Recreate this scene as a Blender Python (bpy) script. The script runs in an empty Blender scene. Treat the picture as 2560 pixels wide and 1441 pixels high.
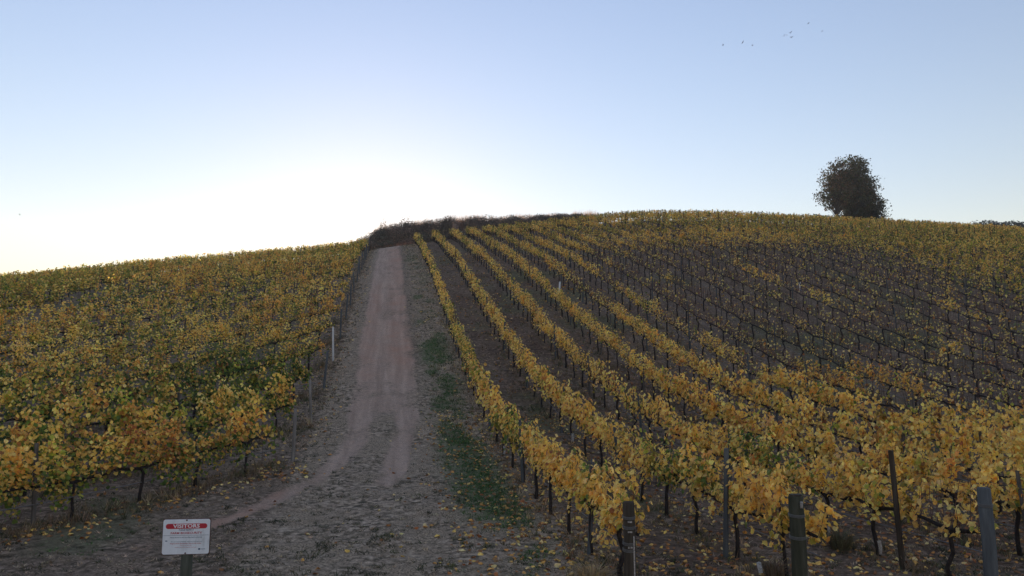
import bpy, math, random
import numpy as np
from mathutils import Vector, Matrix

C = bpy.context.scene.collection
SC = bpy.context.scene
R = math.radians
rng = np.random.default_rng(7)
random.seed(7)

# ------------------------------------------------------------------ camera, light, exposure
CAM_Z, PITCH, LENS = 2.8, R(7.0), 26.0
cam = bpy.data.cameras.new('camera'); cam.lens = LENS; cam.sensor_width = 36.0
cam.clip_start = 0.1; cam.clip_end = 6000
cam_o = bpy.data.objects.new('camera', cam); C.objects.link(cam_o)
cam_o.location = (0, 0, CAM_Z); cam_o.rotation_euler = (R(90) + PITCH, 0, 0)
SC.camera = cam_o

SUN_EL, SUN_AZ = R(10.3), R(-11.0)          # azimuth measured clockwise from +Y
world = bpy.data.worlds.new('World'); SC.world = world; world.use_nodes = True
wt = world.node_tree; wt.nodes.clear()
sky = wt.nodes.new('ShaderNodeTexSky'); sky.sky_type = 'NISHITA'; sky.sun_disc = False
sky.sun_elevation = SUN_EL; sky.sun_rotation = SUN_AZ
sky.altitude = 100; sky.air_density = 1.6; sky.dust_density = 0.085; sky.ozone_density = 3.0
bg = wt.nodes.new('ShaderNodeBackground'); bg.inputs['Strength'].default_value = 0.10
wb = wt.nodes.new('ShaderNodeMix'); wb.data_type = 'RGBA'; wb.blend_type = 'MULTIPLY'
wb.inputs['Factor'].default_value = 1.0
wb.inputs['B'].default_value = (1.11, 0.86, 0.91, 1)     # the camera's white balance, the same in every direction
wo = wt.nodes.new('ShaderNodeOutputWorld')
wt.links.new(sky.outputs[0], wb.inputs['A']); wt.links.new(wb.outputs['Result'], bg.inputs['Color'])
wt.links.new(bg.outputs[0], wo.inputs['Surface'])

sun = bpy.data.lights.new('sun', 'SUN'); sun.energy = 2.5; sun.angle = R(0.5); sun.color = (1.0, 0.86, 0.68)
sun_o = bpy.data.objects.new('sun', sun); C.objects.link(sun_o)
sd = Vector((math.sin(SUN_AZ) * math.cos(SUN_EL), math.cos(SUN_AZ) * math.cos(SUN_EL), math.sin(SUN_EL)))
sun_o.rotation_euler = sd.to_track_quat('Z', 'Y').to_euler()

SC.view_settings.view_transform = 'Standard'; SC.view_settings.look = 'None'
SC.view_settings.gamma = 1.0; SC.view_settings.use_curve_mapping = False
SC.view_settings.exposure = 1.34
SC.render.engine = 'CYCLES'
SC.cycles.use_denoising = True
SC.cycles.volume_bounces = 0; SC.cycles.max_bounces = 6; SC.cycles.transmission_bounces = 4; SC.cycles.transparent_max_bounces = 4

# ------------------------------------------------------------------ helpers
F_PX = LENS / 36.0 * 2560.0
def at(px, py, y):
    """point of the place seen at a pixel of the 2560-wide photograph, at distance y ahead"""
    s = (px - 1280) / F_PX; t = (720.5 - py) / F_PX
    d = y / (math.cos(PITCH) - t * math.sin(PITCH))
    return Vector((s * d, y, CAM_Z + d * math.sin(PITCH) + t * d * math.cos(PITCH)))
def project(x, y, z):
    d = y * np.cos(PITCH) + (z - CAM_Z) * np.sin(PITCH); h = -y * np.sin(PITCH) + (z - CAM_Z) * np.cos(PITCH)
    return 1280 + F_PX * x / d, 720.5 - F_PX * h / d

def tag(o, label=None, cat=None, group=None, kind=None):
    if label: o['label'] = label
    if cat: o['category'] = cat
    if group: o['group'] = group
    if kind: o['kind'] = kind
    return o
def link(name, me, parent=None, loc=None):
    o = bpy.data.objects.new(name, me); C.objects.link(o)
    if parent is not None: o.parent = parent
    if loc is not None: o.location = loc
    return o
def empty(name, loc):
    o = bpy.data.objects.new(name, None); C.objects.link(o); o.location = loc; o.empty_display_size = 0.2
    return o
def mesh_np(name, V, T, mats, cols=None, mat_idx=None, smooth=False, attr='leaf_colour'):
    """triangle mesh from numpy arrays"""
    V = np.asarray(V, np.float32).reshape(-1, 3); T = np.asarray(T, np.int32).reshape(-1, 3)
    me = bpy.data.meshes.new(name)
    me.vertices.add(len(V)); me.vertices.foreach_set('co', V.ravel())
    me.loops.add(T.size); me.loops.foreach_set('vertex_index', T.ravel())
    me.polygons.add(len(T)); me.polygons.foreach_set('loop_start', np.arange(0, T.size, 3, dtype=np.int32))
    try: me.polygons.foreach_set('loop_total', np.full(len(T), 3, np.int32))
    except Exception: pass
    for m in mats: me.materials.append(m)
    if mat_idx is not None: me.polygons.foreach_set('material_index', np.asarray(mat_idx, np.int32))
    me.polygons.foreach_set('use_smooth', np.full(len(T), smooth, bool))
    if cols is not None:
        a = me.color_attributes.new(attr, 'FLOAT_COLOR', 'POINT')
        c = np.ones((len(V), 4), np.float32); c[:, :3] = cols
        a.data.foreach_set('color', c.ravel())
    me.update(calc_edges=True); me.validate()
    return me
class Geo:
    """collects triangles with colours and material slots"""
    def __init__(s): s.V = []; s.T = []; s.Cc = []; s.M = []; s.n = 0
    def add(s, V, T, col=(1, 1, 1), m=0):
        V = np.asarray(V, float).reshape(-1, 3); T = np.asarray(T, int).reshape(-1, 3)
        s.V.append(V); s.T.append(T + s.n)
        c = np.empty((len(V), 3)); c[:] = col; s.Cc.append(c)
        s.M.append(np.full(len(T), m)); s.n += len(V)
    def mesh(s, name, mats, smooth=False, off=None):
        V = np.concatenate(s.V)
        if off is not None: V = V - np.asarray(off)
        return mesh_np(name, V, np.concatenate(s.T), mats, np.concatenate(s.Cc), np.concatenate(s.M), smooth)
def tube(pts, rad, n=6, cap=True):
    """tapered tube along points -> V, T"""
    P = np.asarray(pts, float); k = len(P); rad = np.broadcast_to(np.asarray(rad, float), (k,))
    tan = np.gradient(P, axis=0); tan /= np.linalg.norm(tan, axis=1)[:, None] + 1e-9
    ref = np.array([1., 0, 0]) if abs(tan[0][2]) > .7 else np.array([0, 0, 1.])
    a = np.cross(tan, ref); a /= np.linalg.norm(a, axis=1)[:, None] + 1e-9
    b = np.cross(tan, a)
    th = np.arange(n) * 2 * np.pi / n
    V = P[:, None] + rad[:, None, None] * (np.cos(th)[None, :, None] * a[:, None] + np.sin(th)[None, :, None] * b[:, None])
    V = V.reshape(-1, 3)
    i = np.arange(k - 1)[:, None] * n; j = np.arange(n)[None]; j2 = (j + 1) % n
    A = (i + j).ravel(); B = (i + j2).ravel(); D = (i + n + j).ravel(); E = (i + n + j2).ravel()
    T = np.concatenate([np.stack([A, B, E], 1), np.stack([A, E, D], 1)])
    if cap:
        V = np.concatenate([V, P[-1:], P[:1]]); c1 = k * n; c0 = k * n + 1; jj = np.arange(n); l = (k - 1) * n
        T = np.concatenate([T, np.stack([l + jj, l + (jj + 1) % n, np.full(n, c1)], 1), np.stack([(jj + 1) % n, jj, np.full(n, c0)], 1)])
    return V, T
def box(cx, cy, cz, sx, sy, sz):
    s = np.array([[-1, -1, -1], [1, -1, -1], [1, 1, -1], [-1, 1, -1], [-1, -1, 1], [1, -1, 1], [1, 1, 1], [-1, 1, 1]]) * .5
    V = s * [sx, sy, sz] + [cx, cy, cz]
    T = [[0, 2, 1], [0, 3, 2], [4, 5, 6], [4, 6, 7], [0, 1, 5], [0, 5, 4], [1, 2, 6], [1, 6, 5], [2, 3, 7], [2, 7, 6], [3, 0, 4], [3, 4, 7]]
    return V, np.array(T)

def hash2(i, j, s):
    h = (i * 374761393 + j * 668265263 + s * 1442695041) & 0xFFFFFFFF
    h = ((h ^ (h >> 13)) * 1274126177) & 0xFFFFFFFF
    return ((h ^ (h >> 16)) & 0xFFFF) / 65535.0
def vnoise(x, y, s=0):
    x = np.asarray(x, float); y = np.asarray(y, float)
    xi = np.floor(x).astype(np.int64); yi = np.floor(y).astype(np.int64); fx = x - xi; fy = y - yi
    fx = fx * fx * (3 - 2 * fx); fy = fy * fy * (3 - 2 * fy)
    a = hash2(xi, yi, s); b = hash2(xi + 1, yi, s); c = hash2(xi, yi + 1, s); d = hash2(xi + 1, yi + 1, s)
    return a + (b - a) * fx + (c - a) * fy + (a - b - c + d) * fx * fy
def fbm(x, y, s=0, o=3):
    r = 0; w = 1; t = 0
    for k in range(o):
        r = r + w * vnoise(x * 2 ** k, y * 2 ** k, s + k); t += w; w *= .5
    return r / t
def sstep(a, b, x):
    t = np.clip((np.asarray(x, float) - a) / (b - a), 0, 1); return t * t * (3 - 2 * t)

# ------------------------------------------------------------------ terrain shape
ANG = R(9.5); CA, SA = math.cos(ANG), math.sin(ANG)      # v runs up the track, u across it
def uv(x, y): return x * CA + y * SA, -x * SA + y * CA
def xy(u, v): return u * CA - v * SA, u * SA + v * CA
_vp = [-3000, -60, -40, 0, 14, 18, 22, 28, 34, 50, 58, 75, 85, 94, 100, 106, 115, 140, 200, 400, 900, 3000]
_zp = [-1, -.6, -.3, 0, 0, .25, .75, 1.8, 3.3, 7.6, 9.9, 13.8, 16.2, 18, 18.9, 19.4, 19.2, 15, 4, -8, -12, -12]
_vt = np.arange(-200, 500, .5); _k = np.exp(-.5 * (np.arange(-20, 21) * .5 / 2.5) ** 2); _k /= _k.sum()
_zt = np.convolve(np.pad(np.interp(_vt, _vp, _zp), 20, mode='edge'), _k, 'valid')
_uc = [-400, -90, -75, -60, -45, -30, -18, -8, -3, 3, 10, 20, 32, 46, 62, 85, 140, 400]
_ac = [.4, .56, .6, .65, .698, .75, .839, .943, .99, 1.056, 1.113, 1.168, 1.236, 1.341, 1.362, 1.357, 1.334, 1.1]
_ac = [.4, .55, .60, .65, .698, .839, .90, .943, .99, 1.056, 1.113, 1.168, 1.236, 1.341, 1.362, 1.357, 1.334, 1.1]
_ac = [.4, .55, .600, .650, .698, .839, .943, .990, 1.056, 1.113, 1.168, 1.236, 1.341, 1.362, 1.357, 1.334, 1.25, 1.0]
_ut = np.arange(-420, 420, .5); _k2 = np.exp(-.5 * (np.arange(-30, 31) * .5 / 4) ** 2); _k2 /= _k2.sum()
_at = np.convolve(np.pad(np.interp(_ut, _uc, _ac), 30, mode='edge'), _k2, 'valid')
def rut_left(v):  return np.where(v > 23, -.85, -.85 - .060 * np.clip(23.5 - v, 0, 30) ** 1.7)
def rut_right(v): return np.where(v > 25, .62, .62 - .035 * np.clip(25 - v, 0, 30) ** 1.4)
def height(x, y, fine=True):
    u, v = uv(np.asarray(x, float), np.asarray(y, float))
    z = np.interp(v, _vt, _zt) * np.interp(u, _ut, _at)
    z = np.where(np.abs(v) > 490, np.interp(v, _vp, _zp), z)
    if fine:
        near = np.exp(-(np.hypot(x, y) / 120) ** 2)
        wob = .22 * (fbm(u / 7, v / 7, 11, 3) - .5) * sstep(16, 30, v)
        z = z + near * (wob + .10 * (fbm(u / 1.3, v / 1.3, 3, 3) - .5) + .05 * (vnoise(u / .35, v / .3, 5) - .5))
        # the verge left of the track is scored across by wash-outs
        verge = np.exp(-((u + 2.3) / .6) ** 2) * sstep(20, 30, v)
        z = z + near * verge * .16 * (vnoise(u / 1.8, v / .55 + u * .3, 8) - .5)
        for c in (rut_left(v), rut_right(v)):
            z = z - .06 * np.exp(-((u - c) / .30) ** 2) * sstep(10, 20, v) * near
    return z
def zf(x, y): return float(height(np.array([x]), np.array([y]))[0])

def ground_masks(u, v):
    """bare track, green growth, red earth: what covers the ground where"""
    n = fbm(u / .9, v / 1.6, 21, 3); n2 = fbm(u / 2.6, v / 4, 31, 3)
    lo = sstep(13.5, 20, v); hi = sstep(21, 29, v)
    wl = .36 + .22 * hi + .25 * (n2 - .5); wr = .34 + .26 * hi + .25 * (n2 - .5)
    tl = np.exp(-np.abs((u - rut_left(v)) / wl) ** 3) * sstep(11.5, 17, v + 5 * (n - .5))
    tr = np.exp(-np.abs((u - rut_right(v)) / wr) ** 3) * sstep(15.5, 20, v + 5 * (n - .5))
    mid = np.exp(-np.abs((u + .12) / (1.02 + .25 * (n2 - .5))) ** 5) * hi * (.72 + .3 * n)
    track = np.clip(np.maximum(np.maximum(tl, tr), mid) * (.30 + 1.25 * n), 0, 1)
    bare = np.exp(-((u - .3) / 2.2) ** 2) * (1 - sstep(16, 20, v)) * .35 * sstep(.4, .7, n2)
    track = np.maximum(track, bare)
    strip = .9 * np.exp(-np.abs((u - 2.2) / .75) ** 3) * sstep(12, 15, v) * (1 - sstep(60, 85, v)) * sstep(.36, .66, .5 * n + .5 * n2 + .24 * np.exp(-((v - 18.5) / 4) ** 2))
    g = np.maximum(strip, .55 * sstep(.55, .75, n2) * sstep(3.4, 4.5, u) * (1 - sstep(60, 90, v)))
    g = np.maximum(g * sstep(12.5, 15, v), .45 * np.exp(-((u - 2.2) / .8) ** 2 - ((v - 11.5) / 1.8) ** 2) * sstep(.4, .6, n))
    g = np.maximum(g, .5 * sstep(-3.4, -5, u) * sstep(.5, .7, n2))
    red = np.exp(-np.abs((u - .75) / .85) ** 3) * sstep(27, 38, v) * (1 - sstep(84, 92, v)) * (.22 + .95 * n2 * n)
    red = np.maximum(red, .55 * np.exp(-((u + .9) / .5) ** 2) * sstep(24, 34, v) * (1 - sstep(50, 60, v)) * n)
    litter = np.maximum(sstep(2.7, 3.9, u), .72 * sstep(-1.7, -2.5, u)) * (.45 + .75 * n) * sstep(7, 10, v)
    red = np.where(np.abs(u + .1) < 2.2, red, litter * .9)
    return track, np.clip(g * (1 - track), 0, 1), np.clip(red, 0, 1)

# ------------------------------------------------------------------ materials
def new_mat(name):
    m = bpy.data.materials.new(name); m.use_nodes = True; nt = m.node_tree; nt.nodes.clear()
    out = nt.nodes.new('ShaderNodeOutputMaterial')
    return m, nt, out
def node(nt, t, **k):
    n = nt.nodes.new(t)
    for a, b in k.items():
        if hasattr(n, a): setattr(n, a, b)
    return n
def noise(nt, vec, scale, detail=4, rough=.6):
    n = nt.nodes.new('ShaderNodeTexNoise'); n.inputs['Scale'].default_value = scale
    n.inputs['Detail'].default_value = detail; n.inputs['Roughness'].default_value = rough
    if vec: nt.links.new(vec, n.inputs['Vector'])
    return n.outputs['Fac']
def ramp(nt, fac, stops):
    n = nt.nodes.new('ShaderNodeValToRGB'); e = n.color_ramp.elements
    while len(e) < len(stops): e.new(.5)
    for el, (p, c) in zip(e, stops): el.position = p; el.color = (*c, 1) if len(c) == 3 else c
    nt.links.new(fac, n.inputs[0]); return n.outputs[0]
def mix(nt, fac, a, b, mode='MIX'):
    n = nt.nodes.new('ShaderNodeMix'); n.data_type = 'RGBA'; n.blend_type = mode
    for s, v in (('Factor', fac), ('A', a), ('B', b)):
        i = n.inputs[s] if s == 'Factor' else n.inputs[s]
        if hasattr(v, 'links') or hasattr(v, 'is_linked'): nt.links.new(v, i)
        elif s == 'Factor': i.default_value = v
        else: i.default_value = (*v, 1)
    return n.outputs['Result']
def math_n(nt, op, a, b=None, clamp=False):
    n = nt.nodes.new('ShaderNodeMath'); n.operation = op; n.use_clamp = clamp
    for i, v in enumerate((a, b)):
        if v is None: continue
        if hasattr(v, 'is_linked'): nt.links.new(v, n.inputs[i])
        else: n.inputs[i].default_value = v
    return n.outputs[0]

def leaf_material(name, transl=.35, rough=.55, tint=1.25):
    m, nt, out = new_mat(name)
    a = node(nt, 'ShaderNodeAttribute', attribute_name='leaf_colour')
    geo = nt.nodes.new('ShaderNodeNewGeometry')
    f = noise(nt, geo.outputs['Position'], 38, 2)
    c = mix(nt, .55, a.outputs['Color'], ramp(nt, f, [(.3, (.62, .60, .55)), (.65, (1.3, 1.27, 1.2))]), 'MULTIPLY')
    p = nt.nodes.new('ShaderNodeBsdfPrincipled'); p.inputs['Roughness'].default_value = rough
    p.inputs['Specular IOR Level'].default_value = .3
    nt.links.new(c, p.inputs['Base Color'])
    t = nt.nodes.new('ShaderNodeBsdfTranslucent')
    tc = mix(nt, 1.0, c, (tint, tint * .97, tint * .75), 'MULTIPLY'); nt.links.new(tc, t.inputs['Color'])
    s = nt.nodes.new('ShaderNodeMixShader'); s.inputs[0].default_value = transl
    nt.links.new(p.outputs[0], s.inputs[1]); nt.links.new(t.outputs[0], s.inputs[2]); nt.links.new(s.outputs[0], out.inputs['Surface'])
    return m
def plain(name, stops, scale=12, rough=.85, stretch=None, bump=.3, spec=.2):
    m, nt, out = new_mat(name)
    tc = nt.nodes.new('ShaderNodeTexCoord'); vec = tc.outputs['Object']
    if stretch:
        mp = nt.nodes.new('ShaderNodeMapping'); mp.inputs['Scale'].default_value = stretch
        nt.links.new(vec, mp.inputs['Vector']); vec = mp.outputs[0]
    f = noise(nt, vec, scale, 5, .65)
    p = nt.nodes.new('ShaderNodeBsdfPrincipled'); p.inputs['Roughness'].default_value = rough
    p.inputs['Specular IOR Level'].default_value = spec
    nt.links.new(ramp(nt, f, stops), p.inputs['Base Color'])
    if bump:
        b = nt.nodes.new('ShaderNodeBump'); b.inputs['Strength'].default_value = bump; b.inputs['Distance'].default_value = .01
        nt.links.new(f, b.inputs['Height']); nt.links.new(b.outputs[0], p.inputs['Normal'])
    nt.links.new(p.outputs[0], out.inputs['Surface'])
    return m
def flat(name, col, rough=.5):
    m, nt, out = new_mat(name)
    p = nt.nodes.new('ShaderNodeBsdfPrincipled'); p.inputs['Base Color'].default_value = (*col, 1); p.inputs['Roughness'].default_value = rough
    nt.links.new(p.outputs[0], out.inputs['Surface']); return m

def ground_material():
    m, nt, out = new_mat('earth_and_dry_grass')
    a = node(nt, 'ShaderNodeAttribute', attribute_name='cover'); sep = nt.nodes.new('ShaderNodeSeparateColor')
    nt.links.new(a.outputs['Color'], sep.inputs[0]); T, G, Rd = sep.outputs[0], sep.outputs[1], sep.outputs[2]
    geo = nt.nodes.new('ShaderNodeNewGeometry'); pos = geo.outputs['Position']
    mp = nt.nodes.new('ShaderNodeMapping'); mp.inputs['Scale'].default_value = (1, 1, .6); nt.links.new(pos, mp.inputs['Vector'])
    pv = mp.outputs[0]
    f1 = noise(nt, pv, .9, 6, .65); f2 = noise(nt, pv, 6.5, 7, .74); f3 = noise(nt, pv, 30, 4, .7); f4 = noise(nt, pv, 90, 2, .6)
    soil = ramp(nt, f2, [(.40, (.050, .043, .028)), (.46, (.115, .090, .062)), (.53, (.235, .180, .130)), (.60, (.38, .30, .22))])
    straw = ramp(nt, f3, [(.38, (.070, .058, .036)), (.5, (.19, .145, .10)), (.62, (.40, .31, .22))])
    dirt = mix(nt, ramp(nt, f1, [(.4, (0, 0, 0)), (.62, (1, 1, 1))]), soil, straw)
    green = ramp(nt, f3, [(.3, (.035, .050, .022)), (.55, (.080, .105, .048)), (.75, (.15, .16, .085))])
    leafy = ramp(nt, f2, [(.38, (.030, .020, .013)), (.48, (.066, .044, .031)), (.56, (.104, .070, .050)), (.64, (.175, .12, .084))])
    dirt = mix(nt, Rd, dirt, leafy)
    gm = math_n(nt, 'MULTIPLY', G, ramp(nt, f2, [(.38, (.15, .15, .15)), (.55, (1, 1, 1))]))
    c = mix(nt, gm, mix(nt, 1.0, dirt, (1.68, 1.60, 1.56), 'MULTIPLY'), mix(nt, 1.0, green, (1.5, 1.5, 1.4), 'MULTIPLY'))
    grav = ramp(nt, f4, [(.36, (.20, .15, .11)), (.5, (.38, .295, .228)), (.62, (.54, .43, .345))])
    grav = mix(nt, ramp(nt, f2, [(.4, (0, 0, 0)), (.65, (.6, .6, .6))]), grav, (.30, .215, .155))
    m2 = nt.nodes.new('ShaderNodeMapping'); m2.vector_type = 'POINT'; m2.inputs['Rotation'].default_value = (0, 0, -ANG); nt.links.new(pos, m2.inputs['Vector'])
    m3 = nt.nodes.new('ShaderNodeMapping'); m3.inputs['Scale'].default_value = (3.2, .16, .16); nt.links.new(m2.outputs[0], m3.inputs['Vector'])
    grav = mix(nt, 1.0, grav, ramp(nt, noise(nt, m3.outputs[0], 1.0, 4, .65), [(.32, (.78, .77, .76)), (.52, (.97, .97, .97)), (.7, (1.14, 1.14, 1.15))]), 'MULTIPLY')
    grav = mix(nt, 1.0, grav, ramp(nt, f2, [(.3, (.7, .7, .7)), (.6, (1.1, 1.1, 1.1))]), 'MULTIPLY')
    redc = ramp(nt, f3, [(.3, (.28, .125, .075)), (.6, (.40, .24, .165)), (.8, (.50, .30, .20))])
    rm = math_n(nt, 'MULTIPLY', Rd, ramp(nt, f1, [(.35, (.25, .25, .25)), (.6, (1, 1, 1))]))
    grav = mix(nt, rm, grav, redc)
    tm = math_n(nt, 'MULTIPLY_ADD', T, 1.0); 
    tn = nt.nodes[-1]; tn.inputs[1].default_value = 2.4
    off = math_n(nt, 'MULTIPLY', math_n(nt, 'SUBTRACT', math_n(nt, 'ADD', math_n(nt, 'MULTIPLY', f2, .6), math_n(nt, 'MULTIPLY', f3, .4)), .72), 3.4); nt.links.new(off, tn.inputs[2]); tn.use_clamp = True
    c = mix(nt, tm, c, mix(nt, 1.0, grav, (1.42, 1.28, 1.22), 'MULTIPLY'))
    p = nt.nodes.new('ShaderNodeBsdfPrincipled'); p.inputs['Roughness'].default_value = .95; p.inputs['Specular IOR Level'].default_value = .1
    nt.links.new(c, p.inputs['Base Color'])
    b = nt.nodes.new('ShaderNodeBump'); b.inputs['Strength'].default_value = .8; b.inputs['Distance'].default_value = .05
    hh = math_n(nt, 'ADD', f2, math_n(nt, 'MULTIPLY', f3, .5)); nt.links.new(hh, b.inputs['Height']); nt.links.new(b.outputs[0], p.inputs['Normal'])
    nt.links.new(p.outputs[0], out.inputs['Surface'])
    return m

M_GROUND = ground_material()
M_LEAF = leaf_material('vine_leaf', .5, .5, 1.35)
M_LITTER = leaf_material('dry_fallen_leaf', .08, .8, 1.0)
M_GRASS = leaf_material('grass_blade', .25, .8, 1.1)
M_DARKLEAF = leaf_material('tree_leaf', .18, .6, 1.2)
M_BARK = plain('vine_bark', [(.3, (.012, .010, .010)), (.55, (.035, .028, .027)), (.75, (.085, .068, .064))], 30, .95, (1, 1, .25), .8)
M_CANE = leaf_material('vine_cane', .0, .8, 1.0)
M_TREEBARK = plain('tree_bark', [(.3, (.03, .025, .022)), (.7, (.10, .085, .075))], 6, .95, (1, 1, .3), .6)
M_POSTGREY = plain('blue_grey_post', [(.3, (.055, .060, .066)), (.55, (.092, .100, .108)), (.75, (.14, .15, .155))], 14, .8, (1, 1, .12), .4)
M_POSTBROWN = plain('weathered_brown_post', [(.3, (.028, .022, .016)), (.55, (.060, .047, .036)), (.75, (.12, .10, .08))], 14, .9, (1, 1, .1), .6)
M_POSTSILVER = plain('silvered_post', [(.3, (.060, .052, .046)), (.55, (.12, .105, .095)), (.75, (.21, .19, .175))], 14, .9, (1, 1, .1), .6)
M_POSTPALE = plain('pale_post', [(.3, (.12, .11, .10)), (.55, (.22, .20, .185)), (.75, (.34, .31, .29))], 10, .8, (1, 1, .15), .4)
M_POSTWHITE = plain('white_post', [(.3, (.42, .42, .43)), (.7, (.60, .60, .61))], 8, .6, None, .1)
M_POSTGREEN = plain('treated_post', [(.3, (.026, .028, .018)), (.55, (.050, .050, .034)), (.75, (.085, .08, .06))], 14, .9, (1, 1, .12), .5)
M_WIRE = flat('galvanised_wire', (.15, .145, .14), .5)
M_HOSE = flat('drip_hose', (.16, .155, .16), .6)
M_WRAP = plain('bleached_wrap', [(.35, (.10, .09, .08)), (.5, (.33, .30, .28)), (.7, (.58, .55, .52))], 40, .8, None, .2)
M_GUARD = plain('white_plastic', [(.3, (.68, .70, .74)), (.7, (.80, .82, .85))], 6, .5, None, .0)

# ------------------------------------------------------------------ ground sheet and track
def axis(segs):
    out = [segs[0][0]]
    for a, b, d in segs:
        n = max(1, int(round((b - a) / d))); out += list(a + (b - a) * np.arange(1, n + 1) / n)
    return np.array(out)
UA = axis([(-1000, -400, 150), (-400, -100, 30), (-100, -40, 3), (-40, -14, .8), (-14, -4, .28), (-4, 8, .17), (8, 18, .3), (18, 50, .8), (50, 120, 3), (120, 420, 30), (420, 1000, 145)])
VA = axis([(-1000, -200, 160), (-200, -20, 20), (-20, 6, 1.2), (6, 30, .17), (30, 52, .3), (52, 118, .7), (118, 200, 5), (200, 500, 25), (500, 1000, 100)])
UU, VV = np.meshgrid(UA, VA)
XX, YY = xy(UU, VV)
ZZ = height(XX, YY)
TW = 1.55
inner = (np.abs(UU + .1) < TW - .45) & (VV > 19.5) & (VV < 99)
ZZ = np.where(inner, ZZ - .10, ZZ)
tk, gr, rd = ground_masks(UU, VV)
far = (np.abs(VV) > 480) | (np.abs(UU) > 400)
cols = np.stack([np.where(far, 0, tk), np.where(far, .2, gr), np.where(far, 0, rd)], -1).reshape(-1, 3)
def grid_tris(nr, nc):
    i = (np.arange(nr - 1)[:, None] * nc + np.arange(nc - 1)[None]).ravel()
    return np.concatenate([np.stack([i, i + 1, i + nc + 1], 1), np.stack([i, i + nc + 1, i + nc], 1)])
g = link('ground', mesh_np('ground', np.stack([XX, YY, ZZ], -1), grid_tris(len(VA), len(UA)), [M_GROUND], cols, None, True, 'cover'))
tag(g, kind='structure')
va = np.concatenate([np.arange(18.6, 45, .2), np.arange(45, 100, .45)])
ta = np.linspace(-1, 1, 29)
TT, V2 = np.meshgrid(ta, va)
wv = TW + .25 * (fbm(V2 / 1.5, TT * 0 + 2, 71, 2) - .5) * np.sign(TT)
U2 = -.1 + TT * wv
X2, Y2 = xy(U2, V2)
edge = np.maximum(sstep(.86, 1.0, np.abs(TT)), 1 - sstep(18.6, 20, V2))
Z2 = height(X2, Y2) + .012 - .03 * edge
tk, gr, rd = ground_masks(U2, V2)
t = link('dirt_track', mesh_np('dirt_track', np.stack([X2, Y2, Z2], -1), grid_tris(len(va), len(ta)), [M_GROUND], np.stack([tk, gr, rd], -1).reshape(-1, 3), None, True, 'cover'))
tag(t, kind='structure')

# ------------------------------------------------------------------ leaves
_ang = np.array([-90, -62, -35, -8, 20, 48, 90, 132, 160, 188, 215, 242]) * np.pi / 180
_rad = np.array([.16, .46, .36, .50, .38, .52, .62, .52, .38, .50, .36, .46])
NEAR_O = np.stack([np.cos(_ang) * _rad * 1.05, -np.sin(_ang) * _rad, -.10 * (_rad / .5) ** 2 + .05 * np.cos(3 * _ang)], 1)
NEAR_V = np.concatenate([[[0, .02, .05]], NEAR_O]); NEAR_T = np.array([[0, 1 + i, 1 + (i + 1) % 12] for i in range(12)])
MID_V = np.array([[0, .48, 0], [.5, .08, -.17], [.28, -.42, -.20], [0, -.58, -.12], [-.28, -.42, -.20], [-.5, .08, -.17], [0, -.05, .07]])
MID_T = np.array([[6, 0, 1], [6, 1, 2], [6, 2, 3], [6, 3, 4], [6, 4, 5], [6, 5, 0]])
FAR_V = np.array([[0, .5, 0], [.5, 0, -.12], [0, -.55, .0], [-.5, 0, -.12]]); FAR_T = np.array([[0, 2, 1], [0, 3, 2]])
SHAPES = {'near': (NEAR_V, NEAR_T), 'mid': (MID_V, MID_T), 'far': (FAR_V, FAR_T)}
def frames(nrm, tip):
    n = nrm / (np.linalg.norm(nrm, axis=1)[:, None] + 1e-9)
    t = tip - n * (tip * n).sum(1)[:, None]; t /= np.linalg.norm(t, axis=1)[:, None] + 1e-9
    x = np.cross(-t, n)
    return x, -t, n          # local x, y (towards the stalk), z
def scatter_leaves(geo, pos, nrm, tip, size, col, shape, m=0):
    SV, ST = SHAPES[shape]
    x, y, z = frames(nrm, tip)
    wob = 1 + (rng.random((len(pos), 1)) - .5) * .5
    V = pos[:, None] + size[:, None, None] * (SV[None, :, 0:1] * wob[:, None] * x[:, None] + SV[None, :, 1:2] * y[:, None] + SV[None, :, 2:3] * (wob[:, None] * 1.6) * z[:, None])
    k = len(SV); cv = np.repeat(col, k, 0)
    if shape != 'far':
        dry = rng.random((len(pos), k)) ** 2 * (rng.random((len(pos), 1)) * .8); dry[:, 0 if shape == 'near' else 6] = 0
        cv = cv * (1 - dry.reshape(-1, 1)) + cv * np.array([.62, .46, .40]) * dry.reshape(-1, 1)
    T = (np.arange(len(pos))[:, None, None] * k + ST[None]).reshape(-1, 3)
    geo.add(V.reshape(-1, 3), T, cv, m)

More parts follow.
